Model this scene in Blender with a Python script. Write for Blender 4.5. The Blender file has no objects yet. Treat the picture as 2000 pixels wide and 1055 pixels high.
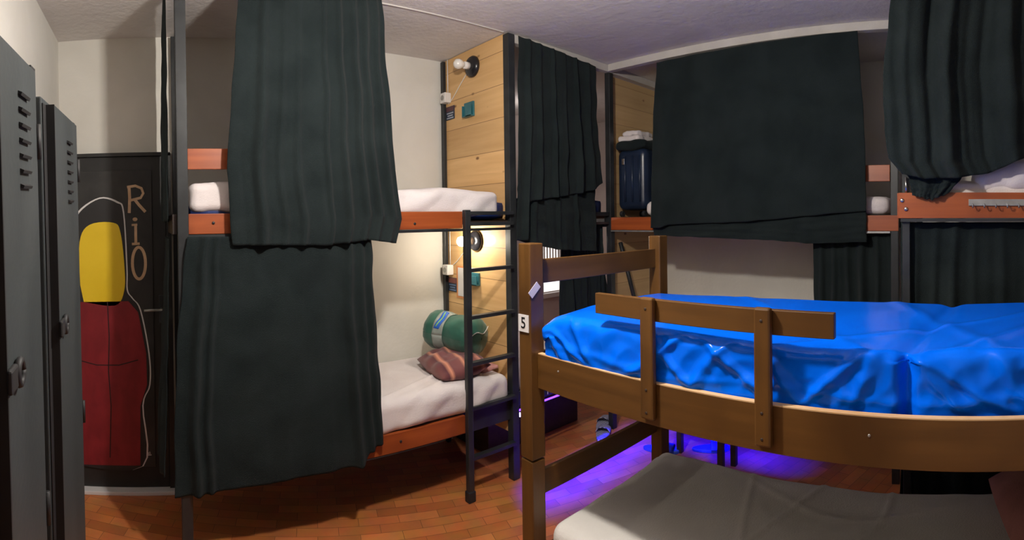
import bpy, bmesh, math, random
from math import sin, cos, pi, radians
from mathutils import Vector, Matrix, noise, Euler

# ------------------------------------------------------------------ camera
SC = bpy.context.scene
COL = SC.collection
FPX, YC = 1003.6, 435.0            # pixels per radian of the phone panorama, row of eye level
EYE = Vector((0, 0, 1.55))
cam_data = bpy.data.cameras.new('camera')
cam_data.type = 'PANO'
cam_data.panorama_type = 'CENTRAL_CYLINDRICAL'
cam_data.central_cylindrical_range_u_min = -1000 / FPX
cam_data.central_cylindrical_range_u_max = 1000 / FPX
cam_data.central_cylindrical_range_v_min = (YC - 1055) / FPX
cam_data.central_cylindrical_range_v_max = YC / FPX
cam_data.central_cylindrical_radius = 1
cam_data.clip_start = 0.02
cam = bpy.data.objects.new('camera', cam_data)
COL.objects.link(cam)
_rx, _ry, _u = -.0082, .0134, -.7017
RX = Matrix(((1, 0, 0), (0, cos(_rx), -sin(_rx)), (0, sin(_rx), cos(_rx))))
RY = Matrix(((cos(_ry), 0, sin(_ry)), (0, 1, 0), (-sin(_ry), 0, cos(_ry))))
RW = Matrix(((cos(_u), -sin(_u), 0), (sin(_u), cos(_u), 0), (0, 0, 1)))
MM = RW @ RY @ RX
_r, _up, _b = MM @ Vector((1, 0, 0)), MM @ Vector((0, 0, 1)), -(MM @ Vector((0, 1, 0)))
cam.matrix_world = Matrix([[_r[i], _up[i], _b[i], EYE[i]] for i in range(3)] + [[0, 0, 0, 1]])
SC.camera = cam

# ------------------------------------------------------------------ colour management, world, lights
SC.view_settings.view_transform = 'Standard'
SC.view_settings.look = 'None'
SC.view_settings.gamma = 1
SC.view_settings.exposure = 0.3
SC.view_settings.use_curve_mapping = False
w = bpy.data.worlds.new('world'); SC.world = w; w.use_nodes = True
w.node_tree.nodes['Background'].inputs[0].default_value = (.05, .06, .09, 1)
w.node_tree.nodes['Background'].inputs[1].default_value = 0.3
LAMP_POS = (.76, 1.10, 2.31)
LAMP_W = 80
def light(name, kind, loc, power, color, **kw):
    d = bpy.data.lights.new(name, kind); d.energy = power; d.color = color
    for k, v in kw.items(): setattr(d, k, v)
    o = bpy.data.objects.new(name, d); o.location = loc; COL.objects.link(o)
    return o
light('ceiling_lamp_light', 'POINT', LAMP_POS, LAMP_W, (1, .93, .84), shadow_soft_size=.05)

# ------------------------------------------------------------------ materials
MATS = {}
def mat(name, col, rough=.6, metal=0, spec=.5, coat=0, sheen=0, emit=None, es=0, trans=0):
    if name in MATS: return MATS[name]
    m = bpy.data.materials.new(name); m.use_nodes = True
    b = m.node_tree.nodes['Principled BSDF']
    b.inputs['Base Color'].default_value = (*col, 1)
    b.inputs['Roughness'].default_value = rough
    b.inputs['Metallic'].default_value = metal
    b.inputs['Specular IOR Level'].default_value = spec
    b.inputs['Coat Weight'].default_value = coat
    b.inputs['Sheen Weight'].default_value = sheen
    if emit:
        b.inputs['Emission Color'].default_value = (*emit, 1)
        b.inputs['Emission Strength'].default_value = es
    MATS[name] = m
    return m
def nodes(m):
    return m.node_tree.nodes, m.node_tree.links, m.node_tree.nodes['Principled BSDF']
def noisy(name, c1, c2, scale=(8, 8, 8), detail=6, bump=0, bscale=60, lo=.35, hi=.65, **kw):
    """two colours mixed by stretched noise, with an optional fine bump"""
    if name in MATS: return MATS[name]
    m = mat(name, c1, **kw); N, L, b = nodes(m)
    tc = N.new('ShaderNodeTexCoord'); mp = N.new('ShaderNodeMapping'); mp.inputs['Scale'].default_value = scale
    L.new(tc.outputs['Object'], mp.inputs[0])
    n = N.new('ShaderNodeTexNoise'); n.inputs['Scale'].default_value = 1; n.inputs['Detail'].default_value = detail
    n.inputs['Distortion'].default_value = .4
    L.new(mp.outputs[0], n.inputs['Vector'])
    r = N.new('ShaderNodeValToRGB'); r.color_ramp.elements[0].position = lo; r.color_ramp.elements[1].position = hi
    r.color_ramp.elements[0].color = (*c1, 1); r.color_ramp.elements[1].color = (*c2, 1)
    L.new(n.outputs[0], r.inputs[0]); L.new(r.outputs[0], b.inputs['Base Color'])
    if bump:
        n2 = N.new('ShaderNodeTexNoise'); n2.inputs['Scale'].default_value = bscale; n2.inputs['Detail'].default_value = 5
        L.new(tc.outputs['Object'], n2.inputs['Vector'])
        bp = N.new('ShaderNodeBump'); bp.inputs['Strength'].default_value = bump; bp.inputs['Distance'].default_value = .01
        L.new(n2.outputs[0], bp.inputs['Height']); L.new(bp.outputs[0], b.inputs['Normal'])
    return m

wall_m = noisy('wall_paint', (.66, .64, .585), (.72, .70, .645), (3, 3, 3), bump=.12, bscale=40, rough=.85)
alcove_m = noisy('alcove_paint', (.56, .50, .47), (.61, .55, .52), (3, 3, 3), bump=.12, bscale=40, rough=.85)
ceil_m = noisy('ceiling_paint', (.66, .635, .62), (.72, .695, .68), (4, 4, 4), bump=.35, bscale=30, rough=.9)
beam_m = noisy('beam_paint', (.50, .47, .44), (.56, .53, .50), (6, 6, 6), bump=.1, rough=.8)
steel = noisy('black_steel', (.014, .016, .018), (.026, .029, .032), (9, 9, 9), rough=.42, spec=.5)
cloth = noisy('black_cloth', (.011, .0165, .0175), (.0165, .0235, .0245), (5, 5, 5), bump=.5, bscale=350, rough=.95, spec=.1, sheen=.04)
lockerg = noisy('locker_grey_paint', (.032, .039, .041), (.045, .053, .055), (5, 5, 2), bump=.06, rough=.5)
lockerb = noisy('locker_black_rubber', (.010, .010, .011), (.02, .019, .02), (8, 8, 4), rough=.6)
def wood(name, c1, c2, c3, axis, rough=.42, dens=30, coat=.04):
    if name in MATS: return MATS[name]
    s = [dens, dens, dens]; s[axis] = dens * .05
    m = noisy(name, c1, c2, tuple(s), detail=8, rough=rough, coat=coat, lo=.3, hi=.7)
    N, L, b = nodes(m)
    tc = N['Texture Coordinate']; n = N.new('ShaderNodeTexNoise'); n.inputs['Scale'].default_value = 3.1
    L.new(tc.outputs['Object'], n.inputs['Vector'])
    r = N.new('ShaderNodeValToRGB'); r.color_ramp.elements[0].position = .5; r.color_ramp.elements[1].position = .72
    L.new(n.outputs[0], r.inputs[0])
    mx = N.new('ShaderNodeMix'); mx.data_type = 'RGBA'
    L.new(r.outputs[0], mx.inputs['Factor']); L.new(N['Color Ramp'].outputs[0], mx.inputs[6]); mx.inputs[7].default_value = (*c3, 1)
    L.new(mx.outputs[2], b.inputs['Base Color'])
    return m
RED = ((.27, .055, .012), (.38, .088, .020), (.20, .038, .009))
redx = wood('varnished_red_wood_x', *RED, 0); redy = wood('varnished_red_wood_y', *RED, 1)
BRN = ((.092, .040, .0085), (.136, .060, .0135), (.070, .029, .006))
brny = wood('brown_stained_wood_y', *BRN, 1, rough=.4); brnx = wood('brown_stained_wood_x', *BRN, 0, rough=.4)
brnz = wood('brown_stained_wood_z', *BRN, 2, rough=.4)
rawy = wood('raw_pine_edge', (.60, .38, .19), (.72, .48, .25), (.55, .33, .15), 1, rough=.6, coat=0)
darkwood = wood('dark_wood', (.03, .017, .012), (.05, .028, .018), (.02, .012, .01), 1, rough=.6)

def pine_mat(name, along, c1, c2, row=.196, off=0.):
    """horizontal pine boards: grain along one axis, thin dark joints and knots"""
    s = [22, 22, 22]; s[along] = 1.6
    m = noisy(name, c1, c2, tuple(s), detail=9, rough=.55, lo=.25, hi=.75, coat=.05)
    N, L, b = nodes(m); tc = N['Texture Coordinate']; base = N['Color Ramp'].outputs[0]
    sep = N.new('ShaderNodeSeparateXYZ'); L.new(tc.outputs['Object'], sep.inputs[0])
    def math_(op, a, bb=None, v=None):
        q = N.new('ShaderNodeMath'); q.operation = op
        L.new(a, q.inputs[0])
        if bb is not None: L.new(bb, q.inputs[1])
        if v is not None: q.inputs[1].default_value = v
        return q.outputs[0]
    z = math_('ADD', sep.outputs[2], v=off + 10 * row)
    zr = math_('DIVIDE', z, v=row)
    fr = math_('FRACT', zr); fl = math_('FLOOR', zr)
    d = math_('ABSOLUTE', math_('SUBTRACT', fr, v=.5))
    joint = math_('GREATER_THAN', d, v=.4915)
    wn = N.new('ShaderNodeTexWhiteNoise'); wn.noise_dimensions = '1D'; L.new(fl, wn.inputs['W'])
    hsv = N.new('ShaderNodeHueSaturation'); L.new(base, hsv.inputs['Color'])
    vv = math_('ADD', math_('MULTIPLY', wn.outputs[0], v=.22), v=.88); L.new(vv, hsv.inputs['Value'])
    vo = N.new('ShaderNodeTexVoronoi'); vo.inputs['Scale'].default_value = 1
    mp = N.new('ShaderNodeMapping'); sc = [5.2, 5.2, 8.2]; sc[along] = 4.4; sc[1 - along] = .01; mp.inputs['Scale'].default_value = sc
    L.new(tc.outputs['Object'], mp.inputs[0]); L.new(mp.outputs[0], vo.inputs['Vector'])
    kr = N.new('ShaderNodeValToRGB'); kr.color_ramp.elements[0].position = .045; kr.color_ramp.elements[1].position = .10
    kr.color_ramp.elements[0].color = (1, 1, 1, 1); kr.color_ramp.elements[1].color = (0, 0, 0, 1)
    L.new(vo.outputs['Distance'], kr.inputs[0])
    m1 = N.new('ShaderNodeMix'); m1.data_type = 'RGBA'; L.new(kr.outputs[0], m1.inputs['Factor'])
    L.new(hsv.outputs[0], m1.inputs[6]); m1.inputs[7].default_value = (.22, .10, .04, 1)
    m2 = N.new('ShaderNodeMix'); m2.data_type = 'RGBA'; L.new(joint, m2.inputs['Factor'])
    L.new(m1.outputs[2], m2.inputs[6]); m2.inputs[7].default_value = (.25, .13, .05, 1)
    L.new(m2.outputs[2], b.inputs['Base Color'])
    return m
pine_y = pine_mat('pine_boards_y', 1, (.62, .36, .145), (.78, .50, .23), row=.196)
pine_x = pine_mat('pine_boards_x', 0, (.50, .32, .15), (.62, .42, .21), row=.15)

def floor_mat():
    m = mat('parquet', (.3, .12, .05), rough=.33, spec=.5); N, L, b = nodes(m)
    tc = N.new('ShaderNodeTexCoord'); mp = N.new('ShaderNodeMapping'); mp.inputs['Rotation'].default_value = (0, 0, radians(18))
    L.new(tc.outputs['Object'], mp.inputs[0])
    br = N.new('ShaderNodeTexBrick'); br.inputs['Scale'].default_value = 1
    br.inputs['Brick Width'].default_value = .21; br.inputs['Row Height'].default_value = .07
    br.inputs['Mortar Size'].default_value = .0012; br.inputs['Mortar Smooth'].default_value = .1
    br.inputs['Color1'].default_value = (.58, .20, .060, 1); br.inputs['Color2'].default_value = (.38, .12, .036, 1)
    br.inputs['Mortar'].default_value = (.15, .055, .022, 1)
    L.new(mp.outputs[0], br.inputs['Vector'])
    n = N.new('ShaderNodeTexNoise'); n.inputs['Scale'].default_value = 9; n.inputs['Detail'].default_value = 8
    L.new(tc.outputs['Object'], n.inputs['Vector'])
    mx = N.new('ShaderNodeMix'); mx.data_type = 'RGBA'; mx.blend_type = 'MULTIPLY'; mx.inputs['Factor'].default_value = .55
    L.new(br.outputs[0], mx.inputs[6]); L.new(n.outputs['Color'], mx.inputs[7])
    hs = N.new('ShaderNodeHueSaturation'); hs.inputs['Saturation'].default_value = 1.0; hs.inputs['Value'].default_value = 1.45
    L.new(mx.outputs[2], hs.inputs['Color']); L.new(hs.outputs[0], b.inputs['Base Color'])
    rr = N.new('ShaderNodeMapRange'); rr.inputs['To Min'].default_value = .24; rr.inputs['To Max'].default_value = .5
    L.new(n.outputs[0], rr.inputs[0]); L.new(rr.outputs[0], b.inputs['Roughness'])
    return m
parquet = floor_mat()
white_sheet = noisy('white_sheet', (.68, .62, .62), (.74, .69, .69), (6, 6, 6), bump=.15, bscale=120, rough=.9, sheen=.1)
grey_sheet = noisy('grey_sheet', (.64, .615, .58), (.70, .675, .64), (4, 4, 4), bump=.25, bscale=160, rough=.95, sheen=.1)
blue_vinyl = noisy('blue_vinyl', (.0005, .125, .86), (.0005, .14, .92), (3, 3, 3), rough=.20, spec=.13)
navy_vinyl = noisy('navy_vinyl', (.008, .02, .10), (.012, .03, .14), (4, 4, 4), rough=.4)
maroon = noisy('maroon_paint', (.19, .008, .014), (.26, .014, .022), (12, 12, 6), rough=.5)
yellow = noisy('yellow_paint', (.80, .55, .012), (.86, .60, .02), (6, 6, 6), rough=.5)
cream = noisy('tan_letter_paint', (.50, .32, .19), (.60, .40, .25), (14, 14, 14), rough=.6)
doorblk = noisy('chalky_black_paint', (.010, .010, .010), (.022, .021, .020), (5, 5, 3), rough=.55)
white_pl = mat('white_plastic', (.72, .70, .68), rough=.4)
white_pt = mat('white_paint', (.70, .68, .68), rough=.5)
black_pl = noisy('black_plastic', (.008, .008, .01), (.016, .016, .02), (9, 9, 9), rough=.25)
chrome = mat('chrome', (.6, .6, .6), rough=.25, metal=1)
galv = noisy('galvanised_steel', (.33, .33, .32), (.42, .42, .41), (20, 20, 20), rough=.45, metal=.7)
teal = noisy('teal_plastic', (.02, .12, .15), (.035, .17, .20), (9, 9, 9), rough=.35)
green_ny = noisy('green_nylon', (.018, .095, .066), (.035, .14, .10), (9, 9, 9), rough=.45, sheen=.2)

# ------------------------------------------------------------------ mesh helpers (world coordinates)
def box(bm, x0, x1, y0, y1, z0, z1):
    v = [bm.verts.new((x, y, z)) for x in (x0, x1) for y in (y0, y1) for z in (z0, z1)]
    for f in ((0, 1, 3, 2), (4, 6, 7, 5), (0, 4, 5, 1), (2, 3, 7, 6), (0, 2, 6, 4), (1, 5, 7, 3)):
        bm.faces.new([v[i] for i in f])
    return v
def B(*boxes):
    bm = bmesh.new()
    for b in boxes: box(bm, *b)
    return bm
def tube(bm, pts, r, n=8, close=False):
    pts = [Vector(p) for p in pts]; rings = []; up = None
    for i, p in enumerate(pts):
        t = (pts[min(i + 1, len(pts) - 1)] - pts[max(i - 1, 0)]).normalized()
        if up is None:
            up = t.cross(Vector((0, 0, 1)))
            if up.length < .1: up = t.cross(Vector((0, 1, 0)))
        up = (up - t * up.dot(t)).normalized(); s = t.cross(up)
        rr = r[i] if isinstance(r, (list, tuple)) else r
        rings.append([bm.verts.new(p + (up * cos(2 * pi * k / n) + s * sin(2 * pi * k / n)) * rr) for k in range(n)])
    for a, b in zip(rings, rings[1:]):
        for k in range(n): bm.faces.new((a[k], a[(k + 1) % n], b[(k + 1) % n], b[k]))
    bm.faces.new(rings[0][::-1]); bm.faces.new(rings[-1])
    return bm
def T_(pts, r, n=8): return tube(bmesh.new(), pts, r, n)
def lathe(bm, prof, origin, axis, n=24):
    """prof: (distance along the axis, radius)"""
    ax = Vector(axis).normalized(); u = ax.orthogonal().normalized(); v = ax.cross(u); o = Vector(origin); R = []
    for d, r in prof:
        R.append([bm.verts.new(o + ax * d + (u * cos(2 * pi * k / n) + v * sin(2 * pi * k / n)) * max(r, 1e-4)) for k in range(n)])
    for a, b in zip(R, R[1:]):
        for k in range(n): bm.faces.new((a[k], a[(k + 1) % n], b[(k + 1) % n], b[k]))
    bm.faces.new(R[0][::-1]); bm.faces.new(R[-1])
    return bm
def surf(nu, nv, fn, bm=None):
    bm = bm or bmesh.new()
    g = [[bm.verts.new(fn(i / nu, j / nv)) for i in range(nu + 1)] for j in range(nv + 1)]
    for j in range(nv):
        for i in range(nu): bm.faces.new((g[j][i], g[j][i + 1], g[j + 1][i + 1], g[j + 1][i]))
    return bm
def rbox(lo, hi, r, n, disp=None, bm=None):
    """closed rounded box on a lattice of n=(nx,ny,nz) cells; disp(p, normal) -> offset vector"""
    bm = bm or bmesh.new(); lo, hi = Vector(lo), Vector(hi); verts = {}
    def mk(i, j, k):
        key = (i, j, k)
        if key not in verts:
            p = Vector((lo[0] + (hi[0] - lo[0]) * i / n[0], lo[1] + (hi[1] - lo[1]) * j / n[1], lo[2] + (hi[2] - lo[2]) * k / n[2]))
            c = Vector([min(max(p[a], lo[a] + min(r, (hi[a] - lo[a]) / 2)), hi[a] - min(r, (hi[a] - lo[a]) / 2)) for a in range(3)])
            d = p - c
            nn = d.normalized() if d.length > 1e-6 else Vector((0, 0, 1))
            q = c + nn * r if d.length > 1e-6 else p
            if disp: q = q + disp(q, nn)
            verts[key] = bm.verts.new(q)
        return verts[key]
    for a in range(3):
        b, c = (a + 1) % 3, (a + 2) % 3
        for side in (0, n[a]):
            for i in range(n[b]):
                for j in range(n[c]):
                    q = []
                    for di, dj in ((0, 0), (1, 0), (1, 1), (0, 1)):
                        k = [0, 0, 0]; k[a] = side; k[b] = i + di; k[c] = j + dj; q.append(mk(*k))
                    if side == 0: q.reverse()
                    bm.faces.new(q)
    return bm
def nz(p, s, seed=0): return noise.noise(Vector((p[0] * s + seed, p[1] * s + seed * .7, p[2] * s - seed)))
def ridge(p, s, seed=0): return (1 - abs(nz(p, s, seed)) * 2.2)
def place(bm, M4):
    bmesh.ops.transform(bm, matrix=M4, verts=bm.verts); return bm

def world_loc(o):
    p = Vector((0, 0, 0))
    while o is not None: p += o.location; o = o.parent
    return p
def part(name, bm, m, parent, smooth=False, bev=0, solid=0, label=None, kind=None):
    off = world_loc(parent) if parent else Vector((0, 0, 0))
    bmesh.ops.translate(bm, vec=-off, verts=bm.verts)
    return _finish(name, bm, m, parent, smooth, bev, solid, label, kind, Vector((0, 0, 0)))
def _finish(name, bm, m, parent, smooth, bev, solid, label, kind, loc):
    bmesh.ops.recalc_face_normals(bm, faces=bm.faces)
    me = bpy.data.meshes.new(name); bm.to_mesh(me); bm.free()
    if smooth:
        for p in me.polygons: p.use_smooth = True
    me.materials.append(m)
    o = bpy.data.objects.new(name, me); COL.objects.link(o); o.location = loc
    if parent: o.parent = parent
    if bev:
        md = o.modifiers.new('bevel', 'BEVEL'); md.width = bev; md.segments = 2; md.limit_method = 'ANGLE'; md.angle_limit = radians(40)
    if solid:
        md = o.modifiers.new('solidify', 'SOLIDIFY'); md.thickness = solid; md.offset = 0
    if label: o['label'] = label
    if kind: o['kind'] = kind
    return o
def tag(o, label, cat, group=None):
    o['label'] = label; o['category'] = cat
    if group: o['group'] = group
    return o
def solo(name, bm, m, label, cat, group=None, smooth=False, bev=0, solid=0):
    """a thing that is one mesh: origin at the middle of its base"""
    xs = [v.co for v in bm.verts]
    loc = Vector(((min(p.x for p in xs) + max(p.x for p in xs)) / 2, (min(p.y for p in xs) + max(p.y for p in xs)) / 2, min(p.z for p in xs)))
    bmesh.ops.translate(bm, vec=-loc, verts=bm.verts)
    return tag(_finish(name, bm, m, None, smooth, bev, solid, None, None, loc), label, cat, group)
def thing(name, loc, label, cat, group=None):
    o = bpy.data.objects.new(name, None); COL.objects.link(o); o.location = loc; o.empty_display_size = .1
    return tag(o, label, cat, group)
def struct(name, bm, m, **kw):
    return _finish(name, bm, m, None, False, kw.get('bev', 0), 0, None, 'structure', Vector((0, 0, 0)))
def lerp(a, b, t): return a + (b - a) * t
def poly(pts, t):
    """value of a polyline [(t, v...)] at t"""
    if t <= pts[0][0]: return pts[0][1]
    for a, b in zip(pts, pts[1:]):
        if t <= b[0]: return lerp(a[1], b[1], (t - a[0]) / (b[0] - a[0]))
    return pts[-1][1]
def ribbon(bm, pts, wd, y, th=.002):
    """flat brush stroke in the XZ plane standing th proud of the plane Y=y towards the room"""
    pts = [Vector((p[0], 0, p[1])) for p in pts]; L_ = []; R_ = []
    for i, p in enumerate(pts):
        t = (pts[min(i + 1, len(pts) - 1)] - pts[max(i - 1, 0)]).normalized(); s = Vector((-t.z, 0, t.x)) * wd / 2
        L_.append(p + s); R_.append(p - s)
    ring = L_ + R_[::-1]
    f = [bm.verts.new((q.x, y - th, q.z)) for q in ring]; b = [bm.verts.new((q.x, y, q.z)) for q in ring]; n = len(ring); k = len(pts)
    for i in range(k - 1):
        bm.faces.new((f[i], f[i + 1], f[n - 2 - i], f[n - 1 - i]))
    for i in range(n): bm.faces.new((f[i], b[i], b[(i + 1) % n], f[(i + 1) % n]))
    return bm
def flat(bm, pts, y, th=.002):
    """solid outline in the XZ plane"""
    f = [bm.verts.new((p[0], y - th, p[1])) for p in pts]; b = [bm.verts.new((p[0], y, p[1])) for p in pts]; n = len(pts)
    bm.faces.new(f); bm.faces.new(b[::-1])
    for i in range(n): bm.faces.new((f[i], b[i], b[(i + 1) % n], f[(i + 1) % n]))
    return bm
def text_bm(body, size):
    cu = bpy.data.curves.new('glyph', 'FONT'); cu.body = body; cu.size = size; cu.extrude = .0008; cu.align_x = 'CENTER'; cu.align_y = 'CENTER'
    o = bpy.data.objects.new('glyph', cu); COL.objects.link(o)
    dg = bpy.context.evaluated_depsgraph_get(); me = bpy.data.meshes.new_from_object(o.evaluated_get(dg))
    bm = bmesh.new(); bm.from_mesh(me); bpy.data.objects.remove(o); bpy.data.meshes.remove(me)
    return bm
def bezier(P, n=10):
    """smooth curve through points (Catmull-Rom)"""
    P = [Vector(p) for p in P]; out = []
    for i in range(len(P) - 1):
        a, b, c, d = P[max(i - 1, 0)], P[i], P[i + 1], P[min(i + 2, len(P) - 1)]
        for k in range(n):
            t = k / n
            out.append(.5 * ((2 * b) + (c - a) * t + (2 * a - 5 * b + 4 * c - d) * t * t + (3 * b - a - 3 * c + d) * t ** 3))
    return out + [P[-1]]

# ------------------------------------------------------------------ room
CEIL = 2.65
struct('floor', B((-.54, 3.75, -2.3, 2.33, -.05, 0), (-.54, 4.7, 2.33, 4.2, -.05, 0)), parquet)
struct('ceiling', B((-.64, 4.8, -2.4, 4.3, CEIL, CEIL + .08)), ceil_m)
struct('wall_left', B((-.64, -.54, -2.4, 3.13, 0, CEIL)), wall_m)
struct('wall_back', B((-.54, 1.99, 3.03, 3.13, 0, CEIL)), wall_m)
struct('wall_right', B((3.65, 3.75, -2.4, 2.44, 0, CEIL)), wall_m)
struct('wall_front', B((-.54, 3.65, -2.4, -2.3, 0, CEIL)), wall_m)
struct('wall_alcove_left', B((1.89, 1.99, 3.13, 4.2, 0, CEIL)), alcove_m)
struct('wall_alcove_back', B((1.99, 3.93, 4.15, 4.25, 0, CEIL), (4.23, 4.7, 4.15, 4.25, 0, CEIL), (3.93, 4.23, 4.15, 4.25, 0, .72), (3.93, 4.23, 4.15, 4.25, 1.28, CEIL)), alcove_m)
struct('wall_alcove_right', B((4.6, 4.7, 2.44, 4.15, 0, CEIL), (3.75, 4.6, 2.34, 2.44, 0, CEIL)), alcove_m)
# boxed beams under the ceiling along the bunk fronts
struct('trim_1', B((1.99, 3.64, 2.335, 2.385, 2.60, CEIL)), beam_m, bev=.003)
struct('trim_2', B((2.885, 2.935, -1.7, 2.33, 2.60, CEIL)), beam_m, bev=.003)
struct('trim_3', B((-.5, 1.93, 2.335, 2.341, 2.644, CEIL)), beam_m)
# alcove window
wn = struct('window_1', B((3.93, 4.23, 4.16, 4.17, .72, 1.28)), mat('night_lit_pane', (.7, .68, .66), rough=.5, emit=(1, .94, .9), es=.9))
fr = bmesh.new()
for q in ((3.90, 3.94, 4.13, 4.16, .70, 1.30), (4.21, 4.26, 4.13, 4.16, .70, 1.30), (3.90, 4.26, 4.13, 4.16, 1.27, 1.31), (3.90, 4.26, 4.13, 4.16, .84, .87), (3.88, 4.28, 4.09, 4.16, .66, .71)): box(fr, *q)
part('window_frame', fr, white_pt, wn, bev=.003)
fr = bmesh.new()
for k in range(6): box(fr, 3.96 + k * .045, 3.975 + k * .045, 4.14, 4.15, .87, 1.27)
part('window_slats', fr, mat('slat_grey', (.42, .38, .36), rough=.6), wn)

# ------------------------------------------------------------------ entrance door with mural
dr = struct('door_1', B((-.53, .085, 2.985, 3.028, .02, 1.945)), doorblk, bev=.004)
part('door_panel', B((-.50, .004, 2.975, 2.985, .145, 1.862)), noisy('mural_ground', (.014, .014, .014), (.032, .030, .029), (7, 7, 5), rough=.6), dr, bev=.002)
part('door_frame', B((.085, .115, 2.97, 3.028, .0, 1.96), (-.53, .115, 2.97, 3.028, 1.945, 1.965)), doorblk, dr)
YM = 2.975
def wavy(cx, cz, rx, rz, bumps=0, amp=0, n=60, a0=0, sq=2.6):
    out = []
    for k in range(n):
        a = 2 * pi * k / n; c, s = cos(a), sin(a)
        q = (abs(c) ** sq + abs(s) ** sq) ** (-1 / sq); e = 1 + amp * abs(sin(bumps * a / 2 + a0))
        out.append((cx + rx * q * c * e, cz + rz * q * s * e))
    return out
mural = []
def paint(name, pts, m, y, label=None): return part(name, flat(bmesh.new(), pts, y, .0015), m, dr, label=label)
# plain stand-in for the painted figure: abstract colour fields with a pale outline
def two(d):
    """head field standing on a wider body field, grown by d"""
    return [(-.46 - d, .15), (-.075 + d, .15), (-.070 + d, .50), (-.028 + d, .62), (-.030 + d, .80), (-.075 + d, 1.05), (-.12 + d, 1.12), (-.150 + d, 1.17), (-.150 + d, 1.30), (-.165 + d, 1.62), (-.20 + d, 1.675 + d), (-.30, 1.70 + d), (-.42 - d, 1.62 + d), (-.46 - d, 1.5)]
def smooth2(P):
    return [(q.x, q.y) for q in bezier([(a, b, 0) for a, b in P], 5)]
paint('mural_outline', smooth2(two(.008)), white_pt, YM)
paint('mural_ground_patch', smooth2(two(0)), mat('mural_black', (.018, .017, .018), rough=.6), YM - .0016)
paint('mural_yellow_field', smooth2([(-.40, 1.10), (-.22, 1.08), (-.165, 1.16), (-.160, 1.30), (-.18, 1.50), (-.22, 1.56), (-.36, 1.55), (-.42, 1.45), (-.42, 1.2)]), yellow, YM - .0032, label='yellow colour field of the door mural')
paint('mural_maroon_field', [(-.45, .155), (-.085, .155), (-.080, .50), (-.040, .62), (-.042, .80), (-.085, 1.04), (-.14, 1.105), (-.45, 1.10)], maroon, YM - .0032, label='maroon colour field of the door mural')
bmm = bmesh.new()
ribbon(bmm, [(-.262, 1.10), (-.255, .9), (-.262, .7), (-.25, .5), (-.26, .2)], .006, YM - .0048, .001)
ribbon(bmm, [(-.43, .76), (-.33, .735), (-.2, .735), (-.09, .765)], .006, YM - .0048, .001)
part('mural_brush_lines', bmm, mat('mural_line', (.02, .004, .006), rough=.6), dr)
# RIO, hand painted one letter under the other
lt = bmesh.new()
ribbon(lt, [(-.128, 1.615), (-.124, 1.70), (-.127, 1.772)], .017, YM)
ribbon(lt, [(-.138, 1.765), (-.09, 1.772), (-.055, 1.757), (-.045, 1.728), (-.06, 1.702), (-.12, 1.688)], .015, YM, .0022)
ribbon(lt, [(-.095, 1.692), (-.07, 1.66), (-.034, 1.620)], .017, YM, .0024)
part('letter_r', lt, cream, dr)
lt = bmesh.new()
ribbon(lt, [(-.092, 1.435), (-.092, 1.50), (-.092, 1.545)], .016, YM)
ribbon(lt, [(-.115, 1.435), (-.07, 1.437)], .014, YM, .0022); ribbon(lt, [(-.115, 1.545), (-.082, 1.547)], .012, YM, .0022)
flat(lt, wavy(-.095, 1.578, .014, .011, n=18, sq=2), YM)
part('letter_i', lt, cream, dr)
lt = bmesh.new()
ribbon(lt, [(-.076 + .038 * cos(2 * pi * k / 28), 1.324 + .092 * sin(2 * pi * k / 28)) for k in range(29)], .017, YM)
part('letter_o', lt, cream, dr)
sg = bmesh.new()
ribbon(sg, [(-.066 + .004 * k, .205 + (.011 if k % 2 else -.006) + .002 * k) for k in range(11)], .0035, YM)
ribbon(sg, [(-.062, .212), (-.02, .214)], .003, YM, .0022)
part('signature', sg, white_pt, dr)
hd = part('door_handle', B((.036, .062, 2.978, 2.985, .975, 1.135)), steel, dr, bev=.002)
part('handle_lever', T_([(.049, 2.985, 1.055), (.049, 2.945, 1.055), (-.005, 2.94, 1.056), (-.05, 2.945, 1.053)], .008), galv, hd, smooth=True)
struct('trim_4', B((-.53, .12, 2.93, 3.03, 0, .022)), white_pt, bev=.003)

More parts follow.
